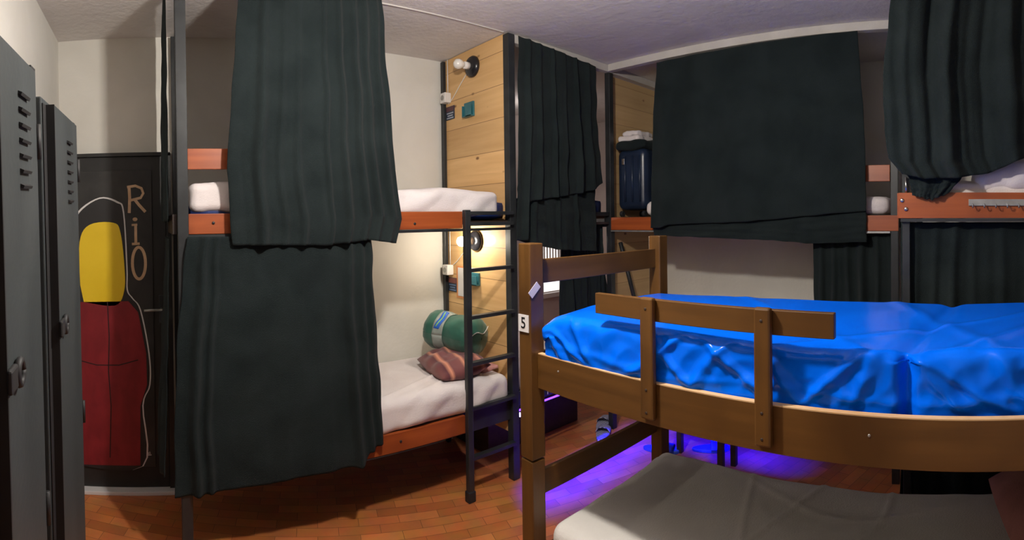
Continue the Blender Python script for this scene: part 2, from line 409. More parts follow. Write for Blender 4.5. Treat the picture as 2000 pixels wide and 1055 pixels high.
# ------------------------------------------------------------------ lockers
def locker(y0, y1, dy0, dy1, top, dtop, label):
    t = thing('locker', (-.39, (y0 + y1) / 2, 0), label, 'locker', 'grey steel lockers along the left wall')
    XF = -.25
    part('body', B((-.53, XF, y0, y1, .012, top)), lockerg, t, bev=.004)
    part('front_frame', B((XF, XF + .004, y0 + .004, dy0, .03, dtop), (XF, XF + .014, dy1 + .006, y1 - .001, .03, top - .004)), lockerb, t, bev=.001)
    d = part('door', B((XF + .001, XF + .024, dy0, dy1, .05, dtop)), lockerg, t, bev=.002)
    part('door_edge', B((XF + .002, XF + .0245, dy0 - .005, dy0, .05, dtop)), lockerb, d)
    yc = lerp(dy0, dy1, .56)
    for k in range(7):
        z = dtop - .07 - k * .027
        bm = bmesh.new(); box(bm, XF + .023, XF + .031, yc - .032, yc + .032, z - .0028, z + .0028)
        place(bm, Matrix.Translation((XF + .027, yc, z)) @ Matrix.Rotation(radians(25), 4, 'Y') @ Matrix.Translation((-(XF + .027), -yc, -z)))
        part('louvre', bm, lockerb, d)
    zl = 1.31
    h = bmesh.new(); box(h, XF + .024, XF + .034, dy0 - .012, dy0 + .030, zl - .020, zl + .020)
    hp = part('hasp', h, lockerb, t, bev=.004)
    bm = bmesh.new(); ring = [(XF + .032, dy0 + .045 + .016 * cos(2 * pi * k / 16), zl + .020 * sin(2 * pi * k / 16)) for k in range(17)]
    part('hasp_ring', tube(bm, ring, .0065, 8), lockerb, hp, smooth=True)
    for z in (dtop - .14, .95, .3):
        part('hinge', T_([(XF + .026, dy1 + .002, z - .035), (XF + .026, dy1 + .002, z + .035)], .006), lockerb, t, smooth=True)
    t.rotation_euler = (radians(3.0), 0, 0)
    t.location.z = .0
    # rotation leans the tops towards the room as in the photo
    return t
locker(.62, 1.145, .845, 1.10, 1.870, 1.850, 'grey steel locker at the left edge, nearest the room, with slanted air slots')
locker(1.262, 1.70, 1.30, 1.665, 1.865, 1.85, 'grey steel locker beside the door with the painted mural, narrower looking one')

# ------------------------------------------------------------------ bunks on black steel posts
def sqbar(x, y, z0, z1, s=.05): return B((x - s / 2, x + s / 2, y - s / 2, y + s / 2, z0, z1))
GB = 'black steel bunk beds with red wooden rails'
# --- bunk along the back wall
bA = thing('bunk_bed', (1.05, 2.7, 0), 'black steel bunk with ladder and lit reading lamp, along the back wall beside the door', 'bunk bed', GB)
for x, y, n in ((.142, 2.325, 'post'), (1.965, 2.335, 'post'), (.142, 3.0, 'post'), (1.935, 3.005, 'post')):
    part(n, sqbar(x, y, 0, 2.64, .05 if y < 2.9 else .03), steel, bA, bev=.003)
part('headboard', B((1.945, 1.967, 2.36, 3.02, .28, 2.645)), pine_y, bA, label='pine board headboard up to the ceiling')
for z0, z1, x1 in ((1.50, 1.592, 1.60), (.375, .472, 1.60)):
    part('front_rail', B((.167, x1, 2.312, 2.335, z0, z1)), redx, bA, bev=.002, label='varnished red wooden rail')
part('guard_rail', B((.167, 1.0, 2.318, 2.338, 1.794, 1.888)), redx, bA, bev=.002, label='varnished red wooden guard board')
part('rail_angle', B((.167, 1.94, 2.31, 2.34, 1.484, 1.498)), steel, bA)
part('lower_angle', B((.167, 1.94, 2.336, 2.36, .36, .52)), steel, bA)
part('end_rail', B((.095, .117, 2.33, 3.0, 1.50, 1.592)), darkwood, bA, bev=.002)
for z in (1.47, .36): part('back_rail', B((.16, 1.92, 2.99, 3.01, z, z + .09)), steel, bA)
for z in (1.52, .42):
    part('bed_base', B((.168, 1.943, 2.338, 2.988, z, z + .022)), darkwood, bA)
lad = part('ladder', B((1.598, 1.634, 2.28, 2.311, .055, 1.60)), steel, bA, bev=.003)
part('rubber_foot', B((1.592, 1.640, 2.274, 2.317, 0, .06)), lockerb, lad, bev=.006)
for z in (1.582, 1.522, 1.268, 1.008, .752, .507, .232):
    part('rung', B((1.634, 1.942, 2.282, 2.318, z - .010, z + .010)), steel, lad, bev=.002)
for x, z in ((1.30, 1.53), (1.20, .425), (.28, 1.55)):
    part('bolt', lathe(bmesh.new(), [(0, .007), (.003, .007), (.004, .004)], (x, 2.312, z), (0, -1, 0), 12), steel, bA, smooth=True)
# --- bunk in the alcove
bB = thing('bunk_bed', (2.45, 3.3, 0), 'black steel bunk in the alcove behind the double black curtain, numbered 3', 'bunk bed', GB)
part('post', sqbar(2.03, 4.08, 0, 2.59, .04), steel, bB); part('post', sqbar(2.88, 4.08, 0, 2.59, .04), steel, bB)
part('front_rail', B((1.992, 2.90, 2.345, 2.37, 1.50, 1.518), (1.992, 2.90, 2.345, 2.37, 1.56, 1.588)), steel, bB, bev=.002)
part('front_rail', B((1.992, 2.90, 2.335, 2.36, .425, .505)), steel, bB, bev=.002)
part('side_rail', B((2.875, 2.90, 2.37, 4.06, 1.48, 1.56)), steel, bB); part('side_rail', B((2.01, 2.035, 2.37, 4.06, 1.48, 1.56)), steel, bB)
for z in (1.54, .46): part('bed_base', B((2.035, 2.874, 2.372, 4.06, z, z + .02)), darkwood, bB)
plq = part('number_plaque', B((2.168, 2.262, 2.331, 2.335, .432, .498)), lockerb, bB)
t3 = text_bm('3', .05); place(t3, Matrix.Translation((2.208, 2.330, .462)) @ Matrix.Rotation(pi / 2, 4, 'X')); box(t3, 2.244, 2.248, 2.329, 2.331, .436, .492)
part('number', t3, white_pt, plq, label='white number 3')
# --- bunk along the right wall
bC = thing('bunk_bed', (3.27, 1.35, 0), 'black steel bunk along the right wall, with navy suitcase on its upper level', 'bunk bed', GB)
part('post', sqbar(2.93, 2.358, 0, 2.60, .045), steel, bC, bev=.003)
part('post', sqbar(2.93, .365, 0, 2.59, .045), steel, bC, bev=.003)
part('post', sqbar(3.625, .365, 0, 2.59, .04), steel, bC)
part('headboard', B((2.955, 3.64, 2.39, 2.412, .28, 2.598)), pine_x, bC, label='pine board headboard')
part('headboard_post', sqbar(3.636, 2.376, 0, 2.55, .024), steel, bC)
part('front_rail', B((2.905, 2.928, .342, 2.333, 1.458, 1.548)), redy, bC, bev=.002, label='varnished red wooden rail')
part('guard_rail', B((2.905, 2.928, .39, 1.15, 1.742, 1.836)), redy, bC, bev=.002, label='varnished red wooden guard board')
part('front_rail', B((2.905, 2.928, .39, 2.333, .40, .49)), redy, bC, bev=.002, label='varnished red wooden rail')
part('rail_angle', B((2.903, 2.93, .39, 2.333, 1.446, 1.456)), galv, bC)
for z in (1.46, .40): part('back_rail', B((3.60, 3.62, .39, 2.37, z, z + .08)), steel, bC)
for z in (1.53, .44): part('bed_base', B((2.93, 3.60, .39, 2.37, z, z + .02)), darkwood, bC)
# --- bunk at the right edge, nearer
bD = thing('bunk_bed', (2.6, -.7, 0), 'black steel bunk at the right edge with coat hooks on its red rail', 'bunk bed', GB)
for x, y in ((2.235, .228), (3.0, .228), (2.235, -1.62), (3.0, -1.62)): part('post', sqbar(x, y, 0, 2.64 if y > 0 else 1.9, .034), steel, bD, bev=.003)
part('front_rail', B((2.195, 2.217, -1.64, .256, 1.535, 1.645)), redy, bD, bev=.002, label='varnished red wooden rail')
part('end_rail', B((2.217, 3.02, .246, .266, 1.535, 1.645)), redx, bD, bev=.002)
part('front_rail', B((2.30, 2.32, -1.6, .21, .40, .49)), steel, bD, bev=.002)
part('rail_angle', B((2.199, 2.25, -1.6, .25, 1.52, 1.534)), steel, bD)
for z in (1.56, .44): part('bed_base', B((2.253, 3.0, -1.60, .208, z, z + .02)), darkwood, bD)
for y, z in ((.242, 1.612), (.225, 1.575), (-.45, 1.58)):
    part('bolt', lathe(bmesh.new(), [(0, .009), (.004, .009), (.006, .004)], (2.195, y, z), (-1, 0, 0), 12), chrome, bD, smooth=True)
part('guard_rod', T_([(2.206, .226, 1.64), (2.206, .226, 1.712)], .0045), chrome, bD, smooth=True)
hk = thing('hook_strip', (2.192, -.33, 1.59), 'galvanised strip of small coat hooks screwed to the red rail', 'hook rack')
part('plate', B((2.187, 2.194, -.62, -.043, 1.588, 1.616)), galv, hk, bev=.001)
for k in range(6):
    y = -.06 - k * .049
    part('hook', T_(bezier([(2.190, y, 1.597), (2.178, y, 1.590), (2.170, y, 1.580), (2.160, y, 1.584), (2.158, y, 1.594)], 4), .0028), galv, hk, smooth=True)

# ------------------------------------------------------------------ mattresses and sheets
def soft(amp, s, seed, top_only=False):
    def f(p, n):
        k = amp * (nz(p, s, seed) + .5 * nz(p, s * 2.3, seed + 3))
        return n * k
    return f
solo('mattress', rbox((.175, 2.362, 1.543), (1.942, 2.975, 1.655), .03, (20, 10, 4), soft(.002, 4, 1)), navy_vinyl, 'navy mattress under the white sheet on the back wall upper bunk', 'mattress', smooth=True)
def sheetA(p, n):
    k = .010 * (nz(p, 3, 5) + .5 * nz(p, 7, 2)); d = n * k
    fr = max(0, min(1, (2.42 - p.y) / .08))
    dx = (p.x - .2) * 12 - p.z * 26
    d += Vector((0, -.012 * fr * max(0, sin(dx + 2 * nz(p, 3, 8))), 0)) * (1 if p.x > 1.1 else .4)
    d.z += .018 * max(0, sin(p.x * 9.0 + p.y * 2.6)) * max(0, 1 - abs(p.x - 1.35) / .7) if n.z > .2 else 0
    return d
solo('bed_sheet', rbox((.60, 2.340, 1.562), (1.895, 2.985, 1.712), .045, (110, 40, 12), sheetA), white_sheet, 'rumpled white sheet on the back wall upper bunk', 'bed sheet', smooth=True)
solo('pillow', rbox((.172, 2.343, 1.598), (.66, 2.96, 1.735), .04, (50, 50, 16), lambda p, n: n * (.014 * nz(p, 6, 9) + .006 * ridge(p, 11, 4) - .003)), white_sheet, 'white pillow on the upper bunk next to the left post', 'pillow', smooth=True)
solo('mattress', rbox((.18, 2.345, .443), (1.94, 2.975, .585), .03, (20, 10, 4), soft(.002, 4, 1)), navy_vinyl, 'mattress under the lit white sheet on the back wall lower bunk', 'mattress', smooth=True)
def sheetB(p, n):
    d = n * .008 * (nz(p, 3, 15) + .5 * nz(p, 8, 2))
    fr = max(0, min(1, (2.40 - p.y) / .07))
    d.y -= .014 * fr * max(0, sin(p.x * 17 - p.z * 14 + 3 * nz(p, 2, 4)))
    if n.z > .4:
        c = (p.y - 2.36) * 2.3 - (p.x - 1.15)
        d.z += .014 * math.exp(-(c / .03) ** 2) + .010 * math.exp(-((c + .25) / .03) ** 2) + .012 * math.exp(-((p.x - 1.72 - (p.y - 2.36) * .4) / .035) ** 2)
    if n.y < -.3 and p.z < .53: d.z -= .03 * max(0, sin(p.x * 3.4 - 1.2)) * 1.2
    return d
solo('bed_sheet', rbox((.185, 2.305, .475), (1.925, 2.985, .645), .055, (120, 44, 16), sheetB), white_sheet, 'white sheet hanging over the front of the lit lower bunk', 'bed sheet', smooth=True)
solo('mattress', rbox((2.04, 2.38, 1.562), (2.87, 4.04, 1.68), .03, (12, 16, 4), soft(.003, 4, 1)), navy_vinyl, 'dark blue mattress on the alcove upper bunk beside the double curtain', 'mattress', smooth=True)
solo('mattress', rbox((2.04, 2.38, .482), (2.87, 4.04, .60), .03, (12, 16, 4), soft(.003, 4, 1)), white_sheet, 'pale mattress on the alcove lower bunk', 'mattress', smooth=True)
solo('mattress', rbox((2.935, .40, 1.552), (3.595, 2.06, 1.66), .045, (30, 50, 8), soft(.006, 6, 4)), white_sheet, 'white sheeted mattress on the right wall upper bunk beside the suitcase', 'mattress', smooth=True)
solo('mattress', rbox((2.935, .40, .462), (3.595, 2.30, .58), .03, (10, 16, 4), soft(.003, 4, 1)), grey_sheet, 'mattress on the right wall lower bunk', 'mattress', smooth=True)
solo('mattress', rbox((2.222, -1.59, 1.582), (2.99, .20, 1.70), .04, (14, 50, 8), soft(.006, 6, 4)), white_sheet, 'white sheeted mattress on the bunk with the coat hooks', 'mattress', smooth=True)
def rump(p, n):
    return n * (.022 * nz(p, 7, 3) + .012 * nz(p, 16, 3)) + Vector((0, 0, -.05 * max(0, (p.y + .30) / .25)))
solo('blanket', rbox((2.205, -.95, 1.655), (2.9, -.065, 1.80), .06, (30, 60, 14), rump), white_sheet, 'crumpled white bedding above the coat hooks at the right edge', 'bedding', smooth=True)

# ------------------------------------------------------------------ curtains
def curtain(name, plane, at, left, right, top, hem, folds, label=None, amp=.018, sign=-1, nu=170, nv=110, seed=0, gather=.35, billow=0, parent=None, group='black privacy curtains', low=.0, tilt=0):
    """plane 'y': hangs in plane Y=at, runs along X; plane 'x': in X=at, runs along Y.
    left/right: [(v, along)], top/hem: [(u, z)], folds: [(u centre, width, depth)]; sign: side the folds swell to"""
    def fn(u, v):
        a = lerp(poly(left, v), poly(right, v), u)
        z = lerp(poly(top, u), poly(hem, u), v)
        q = (u * 9 + seed, v * 1.3)
        d = 0
        uu = u + .012 * sin(v * 5 + seed) * v + .02 * noise.noise(Vector((u * 4, v * 2, seed)))
        for c, wd, dp in folds:
            d += dp * math.exp(-((uu - c) / wd) ** 2) * (gather + (1 - gather) * v ** .6)
        f = 1.5 * noise.noise(Vector((uu * 11, v * .8, seed + 2))) + .28 * noise.noise(Vector((uu * 26, v * 1.6, seed + 5))) + .06 * noise.noise(Vector((uu * 50, v * 4, seed + 9)))
        d += amp * f * (gather + (1 - gather) * v)
        d += .006 * noise.noise(Vector((u * 7, v * 8, seed + 11))) + billow * sin(pi * min(1, v * 1.0)) ** 1.2 * sin(pi * u)
        d += low * v
        a += .008 * noise.noise(Vector((v * 6, u * 3, seed + 4)))
        z += .006 * noise.noise(Vector((u * 12, 0, seed + 7))) * v
        return (a, at + sign * d, z) if plane == 'y' else (at + sign * d, a, z)
    bm = surf(nu, nv, fn)
    if parent: return part(name, bm, cloth, parent, smooth=True, solid=.003)
    return solo(name, bm, cloth, label, 'curtain', group, smooth=True, solid=.003)
F = lambda *a: list(a)
# upper curtain of the back wall bunk
curtain('curtain', 'y', 2.265, [(0, .405), (.45, .365), (.72, .335), (.88, .352), (1, .358)], [(0, 1.105), (.3, 1.13), (.7, 1.165), (.9, 1.195), (1, 1.165)],
        [(0, 2.635), (1, 2.635)], [(0, 1.450), (.55, 1.437), (.8, 1.455), (.83, 1.455), (1, 1.435)],
        [(.17, .03, .03), (.40, .02, .014), (.57, .015, .022), (.67, .02, .030), (.78, .022, .032), (.86, .02, .034), (.94, .02, .03), (.30, .02, .014)],
        'long black curtain over the upper level of the back wall bunk', seed=1, amp=.014)
# curtain at the foot end of that bunk, above and below
curtain('curtain', 'x', .080, [(0, 2.40), (1, 2.37)], [(0, 2.92), (1, 2.9)], [(0, 2.63), (1, 2.63)], [(0, 1.56), (1, 1.56)],
        [(.1, .05, .02), (.5, .06, .02)], 'narrow black curtain at the left end of the back wall bunk, upper level', seed=22, amp=.012, nu=60)
curtain('curtain', 'x', .082, [(0, 2.38), (1, 2.33)], [(0, 2.92), (1, 2.9)], [(0, 1.48), (1, 1.48)], [(0, .40), (1, .36)],
        [(.1, .05, .02), (.5, .06, .02)], 'narrow black curtain at the left end of the back wall bunk, lower level', seed=25, amp=.014, nu=60, low=.045)
# lower curtain
curtain('curtain', 'y', 2.285, [(0, .160), (.3, .115), (.7, .09), (1, .085)], [(0, 1.035), (.25, 1.047), (.7, 1.078), (1, 1.085)],
        [(0, 1.490), (1, 1.478)], [(0, .33), (.15, .345), (.35, .352), (.6, .362), (.85, .368), (.90, .372), (.93, .42), (1, .452)],
        [(.10, .02, .035), (.16, .014, .02), (.86, .02, .03), (.93, .018, .03), (.98, .015, .02)],
        'long black curtain over the lower level of the back wall bunk', seed=5, amp=.010, gather=.5)
# alcove bunk
cb = curtain('curtain', 'y', 2.300, [(0, 2.012), (.5, 1.995), (1, 1.975)], [(0, 2.715), (.55, 2.73), (1, 2.775)],
        [(0, 2.633), (1, 2.590)], [(0, 1.42), (.09, 1.42), (.11, 1.64), (.16, 1.655), (.6, 1.70), (.85, 1.735), (1, 1.79)],
        [(.10, .02, .03), (.24, .03, .02), (.42, .018, .035), (.55, .02, .018), (.70, .018, .04), (.88, .03, .02)],
        'black double layered curtain over the alcove bunk, right of the corner post', seed=9, amp=.014)
curtain('lower_layer', 'y', 2.322, [(0, 2.02), (1, 1.99)], [(0, 2.71), (1, 2.725)],
        [(0, 1.86), (1, 1.92)], [(0, 1.42), (.2, 1.385), (.5, 1.345), (.8, 1.325), (1, 1.315)],
        [(.2, .03, .02), (.5, .02, .02), (.72, .02, .03)], seed=12, amp=.012, parent=cb)
curtain('curtain', 'y', 2.40, [(0, 2.82), (1, 2.80)], [(0, 2.885), (1, 2.90)], [(0, 1.50), (1, 1.50)], [(0, .9), (1, .9)],
        [(.3, .1, .02), (.8, .1, .02)], 'strip of black curtain beside the rear post of the alcove bunk', seed=31, amp=.01, nu=40)
curtain('curtain', 'y', 2.41, [(0, 2.47), (.5, 2.455), (1, 2.45)], [(0, 2.84), (.5, 2.93), (1, 2.95)], [(0, 1.488), (1, 1.488)], [(0, .62), (1, .60)],
        [(.2, .05, .03), (.5, .04, .03), (.8, .05, .03)], 'black curtain over the lower alcove bunk, seen under the headboard of bunk 5', seed=33, amp=.02, nu=90)
# right wall bunk
cc = curtain('curtain', 'x', 2.865, [(0, 1.895), (.3, 1.925), (1, 1.955)], [(0, .566), (.3, .545), (.6, .525), (1, .522)],
        [(0, 2.575), (1, 2.592)], [(0, 1.475), (.06, 1.475), (.10, 1.497), (.5, 1.515), (.85, 1.558), (1, 1.572)],
        [(.06, .03, .02), (.22, .05, .012), (.55, .06, .010), (.85, .05, .012)],
        'wide black curtain over the upper level of the right wall bunk', seed=14, amp=.006)
curtain('lower_layer', 'x', 2.885, [(0, 1.96), (1, 1.945)], [(0, .525), (1, .523)],
        [(0, 1.60), (1, 1.62)], [(0, 1.425), (.25, 1.415), (.6, 1.402), (.75, 1.385), (1, 1.395)],
        [(.2, .05, .01), (.75, .03, .015)], seed=16, amp=.007, parent=cc)
curtain('curtain', 'x', 2.965, [(0, .865), (1, .845)], [(0, .36), (1, .36)], [(0, 1.44), (1, 1.44)], [(0, .22), (1, .22)],
        [(.1, .03, .03), (.25, .03, .03), (.42, .03, .03), (.6, .04, .04), (.78, .03, .03)], 'black curtain over the lower level of the right wall bunk', seed=18, amp=.02, nu=100)
# near right bunk
cd_ = curtain('curtain', 'x', 2.15, [(0, .262), (.25, .283), (.55, .318), (.8, .312), (.93, .29), (1, .235)], [(0, -.55), (1, -.55)],
        [(0, 2.64), (1, 2.64)], [(0, 1.722), (.12, 1.700), (.3, 1.702), (.45, 1.722), (.62, 1.775), (.75, 1.82), (1, 1.84)],
        [(.10, .025, .035), (.21, .02, -.03), (.30, .03, .04), (.47, .03, -.04), (.60, .04, .03), (.80, .04, .03)],
        'large black curtain at the top right, hanging from the ceiling', seed=20, amp=.030, gather=.6, low=.02)
curtain('curtain_tail', 'x', 2.172, [(0, .232), (.6, .205), (1, .195)], [(0, -.045), (.5, -.01), (1, .045)],
        [(0, 1.76), (1, 1.76)], [(0, 1.632), (.3, 1.622), (.5, 1.612), (.75, 1.625), (1, 1.64)],
        [(.3, .08, .012), (.7, .1, .012)], seed=21, amp=.010, parent=cd_, nu=60, nv=40)
curtain('curtain', 'x', 2.262, [(0, .255), (1, .262)], [(0, -.75), (1, -.75)], [(0, 1.517), (1, 1.517)], [(0, .16), (1, .16)],
        [(.06, .02, .03), (.15, .02, .03), (.24, .02, .03), (.33, .02, .03), (.45, .02, .03), (.6, .03, .03)], 'black curtain under the red rail with coat hooks', seed=24, amp=.022, nu=160)

# ------------------------------------------------------------------ wooden bunk number 5
def P5(l, wd, z): return Vector((1.22 - .0318 * l + .9995 * wd, 1.33 - .9995 * l - .0318 * wd, z))
def box5(bm, l0, l1, w0, w1, z0, z1):
    v = [bm.verts.new(P5(l, wd, z)) for l in (l0, l1) for wd in (w0, w1) for z in (z0, z1)]
    for f in ((0, 1, 3, 2), (4, 6, 7, 5), (0, 4, 5, 1), (2, 3, 7, 6), (0, 2, 6, 4), (1, 5, 7, 3)): bm.faces.new([v[i] for i in f])
    return bm
def B5(*a): return box5(bmesh.new(), *a)
b5 = thing('wooden_bunk_bed', (1.62, .4, 0), 'brown stained wooden bunk number 5 with guard rail, in the middle of the room', 'bunk bed')
L5 = 1.90
for wd in (-.030, .742):
    for l in (-.048, L5 - .015):
        p = part('post', B5(l, l + .063, wd, wd + .063, .705, 1.462), brnz, b5, bev=.004)
        part('post_foot', B5(l + .001, l + .062, wd + .001, wd + .062, 0, .700), brnz, b5, bev=.004)
for l in (-.030, L5):
    part('end_rail', B5(l, l + .020, .033, .742, 1.316, 1.402), brnx, b5, bev=.002)
    part('end_rail', B5(l, l + .020, .033, .742, .957, 1.07), brnx, b5, bev=.002)
    part('end_rail', B5(l, l + .020, .033, .742, .557, .643), brnx, b5, bev=.002)
    part('end_rail', B5(l, l + .020, .033, .742, .26, .36), brnx, b5, bev=.002)
for w0 in (0, .755):
    r = part('side_rail', B5(.0155, L5 - .016, w0, w0 + .021, .955, 1.075), brny, b5, bev=.0015)
    part('rail_edge', B5(.017, L5 - .018, w0 + .0005, w0 + .0205, 1.0735, 1.0775), rawy, r, label='pale raw upper edge of the rail')
    part('side_rail', B5(.0155, L5 - .016, w0, w0 + .021, .24, .36), brny, b5, bev=.0015)
part('bed_base', B5(.02, L5 - .03, .022, .754, 1.0, 1.018), darkwood, b5)
part('bed_base', B5(.02, L5 - .03, .022, .754, .30, .318), darkwood, b5)
part('guard_rail', B5(.290, 1.035, .001, .020, 1.252, 1.315), brny, b5, bev=.002)
for l in (.478, .832):
    g = part('guard_upright', B5(l, l + .046, -.020, 0, .975, 1.322), brnz, b5, bev=.006)
    for z in (1.29, 1.06, .995):
        part('screw', lathe(bmesh.new(), [(0, .004), (.001, .004), (.0012, .002)], P5(l + .022, -.020, z), (-1, 0, 0), 10), darkwood, g, smooth=True)
for l, z in ((.12, 1.035), (1.12, 1.03), (1.60, .985)):
    part('screw', lathe(bmesh.new(), [(0, .004), (.001, .004), (.0015, .002)], P5(l, 0, z), (-1, 0, 0), 10), galv, b5, smooth=True)
pl = thing('number_sign', (1.189, 1.35, 1.155), 'white square sign with black number 5 on the wooden post', 'sign')
part('plate', B((1.1865, 1.1895, 1.3240, 1.3765, 1.152, 1.212)), white_pt, pl)
t5 = text_bm('5', .056); place(t5, Matrix.Translation((1.1860, 1.350, 1.182)) @ Matrix.Rotation(-pi / 2, 4, 'Z') @ Matrix.Rotation(pi / 2, 4, 'X') )
part('number', t5, black_pl, pl)
st = bmesh.new(); box(st, -.027, .027, -.0008, .0008, -.0135, .0135)
place(st, Matrix.Translation((1.208, 1.3135, 1.300)) @ Matrix.Rotation(radians(-42), 4, 'Y'))
solo('sticker', st, mat('lilac_paper', (.62, .58, .66), rough=.6), 'small tilted lilac paper sticker on the bunk 5 post', 'sticker')

# blue vinyl mattress with creases
def vinyl(p, n):
    l = 1.33 - p.y; wd = p.x - 1.22
    d = n * (.004 * nz(p, 2.2, 3))
    side = max(0, min(1, (.10 - wd) / .08)); zt = (p.z - 1.03) / .185
    e = lambda x: math.exp(-x * x)
    # diagonal pulls over the side
    s = 0
    for c, sl, wd_, am in ((.10, -.9, .020, .010), (.17, -1.6, .016, .008), (.24, -.6, .018, .008), (.47, 1.3, .02, .009), (.58, -1.0, .018, .009), (.66, .8, .018, .008),
                           (.80, -1.4, .02, .009), (.90, -.7, .018, .008), (.99, 1.2, .02, .009), (1.08, .5, .018, .008), (1.30, -.8, .02, .010), (1.38, -1.6, .02, .009), (1.48, -.5, .02, .009)):
        s += am * e((l - c - sl * (p.z - 1.12) + .02 * nz(p, 9, 6)) / wd_)
    s += .006 * ridge(p, 7.5, 21) * (1 - zt) + .003 * nz(p, 16, 8) + .003 * ridge(p, 14, 31) - .004
    s *= 1.35 * max(0, min(1, (p.z - 1.068) / .03))
    d.x -= side * s * 1.0
    # long horizontal roll along the bottom of the side
    d.x -= side * .005 * e((p.z - 1.105 - .012 * sin(l * 9)) / .012)
    # crease where the mattress dips two thirds along
    g = e((l - 1.205) / .018)
    d.x += side * .030 * g; d.z -= .012 * e((l - 1.20 - wd * .15) / .03) * (n.z > .3)
    if n.z > .3:
        d.z += .005 * nz(p, 3.5, 12) + .0035 * e((l - .85 - wd * 1.4 + .03 * sin(wd * 12)) / .03) * (wd > .0) + .004 * e((l - 1.12 - wd * -.9) / .035) + .005 * e((l - 1.45 + wd * .5) / .035)
        d.z += .006 * e((l - 1.30 - wd * .9) / .04)
    # cover pulled in at the head corner
    d.z -= .05 * e((l - .0) / .07) * max(0, 1 - wd / .25) * (p.z > 1.15)
    d.z -= .018 * max(0, 1 - l / .4) * (wd > .45) * (p.z > 1.15) * min(1, (wd - .45) / .3)
    return d
solo('mattress', rbox((1.222, -.52, 1.030), (1.955, 1.300, 1.218), .035, (90, 300, 30), vinyl), blue_vinyl, 'bright blue vinyl mattress on the upper level of bunk 5', 'mattress', smooth=True)
# lower mattress with a grey sheet
def lowm(p, n):
    d = n * (.006 * nz(p, 3, 41) + .003 * nz(p, 9, 2))
    l = 1.33 - p.y; wd = p.x - 1.22; e = lambda x: math.exp(-x * x)
    if n.z > .4:
        d.z += .006 * e((l - .55 - wd * .35) / .012) + .006 * e((l - .9 - wd * .25 + .03 * sin(wd * 9)) / .012) + .005 * e((l - .72 + wd * .3) / .012) + .005 * e((wd - .62 - .1 * sin(l * 5)) / .02)
    return d
solo('mattress', rbox((1.232, -.52, .320), (1.975, 1.290, .485), .05, (70, 170, 12), lowm), grey_sheet, 'grey sheeted mattress on the lower level of bunk 5', 'mattress', smooth=True)
def pil(cx, cy, cz, sx, sy, sz, rot, nn=(40, 30, 2), seed=0, wr=.01):
    bm = bmesh.new()
    def sh(sg):
        def fn(u, v):
            a, b = u * 2 - 1, v * 2 - 1
            t = max(0, (1 - abs(a) ** 3.2)) ** .55 * max(0, (1 - abs(b) ** 3.2)) ** .55
            pin = 1 - .06 * (1 - abs(a)) ** 1 * 0
            p = Vector((a * sx / 2 * (1 - .05 * b * b), b * sy / 2 * (1 - .05 * a * a), sg * t * sz / 2))
            p.z += wr * t * noise.noise(Vector((a * 3 + seed, b * 3, sg))) ; return p
        return fn
    surf(nn[0], nn[1], sh(1), bm); surf(nn[0], nn[1], sh(-1), bm)
    bmesh.ops.remove_doubles(bm, verts=bm.verts, dist=1e-5)
    return place(bm, Matrix.Translation((cx, cy, cz)) @ Euler(rot).to_matrix().to_4x4())
solo('pillow', pil(1.66, -.33, .580, .50, .40, .17, (0, 0, .15), seed=3), noisy('dusty_pink_cloth', (.36, .15, .125), (.44, .19, .16), (9, 9, 9), bump=.3, bscale=200, rough=.9), 'dusty pink pillow at the bottom right corner on the grey mattress', 'pillow', smooth=True)

# ------------------------------------------------------------------ things on the lit lower bunk
def stripes():
    m = mat('maroon_striped_cloth', (.2, .05, .05), rough=.9, sheen=.2); N, L, b = nodes(m)
    tc = N.new('ShaderNodeTexCoord'); sp = N.new('ShaderNodeSeparateXYZ'); L.new(tc.outputs['UV'], sp.inputs[0])
    at = N.new('ShaderNodeAttribute'); at.attribute_name = 'stripe'; at.attribute_type = 'GEOMETRY'
    r = N.new('ShaderNodeValToRGB'); r.color_ramp.interpolation = 'LINEAR'
    cols = [(0, (.22, .07, .06)), (.16, (.10, .025, .035)), (.22, (.62, .26, .16)), (.27, (.16, .05, .055)), (.46, (.20, .065, .065)), (.52, (.62, .27, .17)), (.57, (.13, .04, .05)), (.76, (.20, .07, .06)), (.82, (.48, .20, .14)), (.88, (.15, .045, .05)), (1, (.2, .06, .06))]
    for i, (p, c) in enumerate(cols):
        e = r.color_ramp.elements[i] if i < 2 else r.color_ramp.elements.new(p)
    for e, (p, c) in zip(r.color_ramp.elements, cols): e.position = p; e.color = (*c, 1)
    L.new(at.outputs['Fac'], r.inputs[0]); L.new(r.outputs[0], b.inputs['Base Color'])
    return m
pb = pil(0, 0, 0, .42, .32, .12, (0, 0, 0), seed=7, wr=.02)
vals = [min(1, max(0, v.co.y / .32 + .5)) for v in pb.verts]
place(pb, Matrix.Translation((1.675, 2.545, .700)) @ Euler((radians(8), radians(2), radians(-99))).to_matrix().to_4x4())
po = solo('pillow', pb, stripes(), 'small maroon striped pillow on the lit lower bunk', 'pillow', smooth=True)
at = po.data.attributes.new('stripe', 'FLOAT', 'POINT')
for i, v in enumerate(vals): at.data[i].value = v
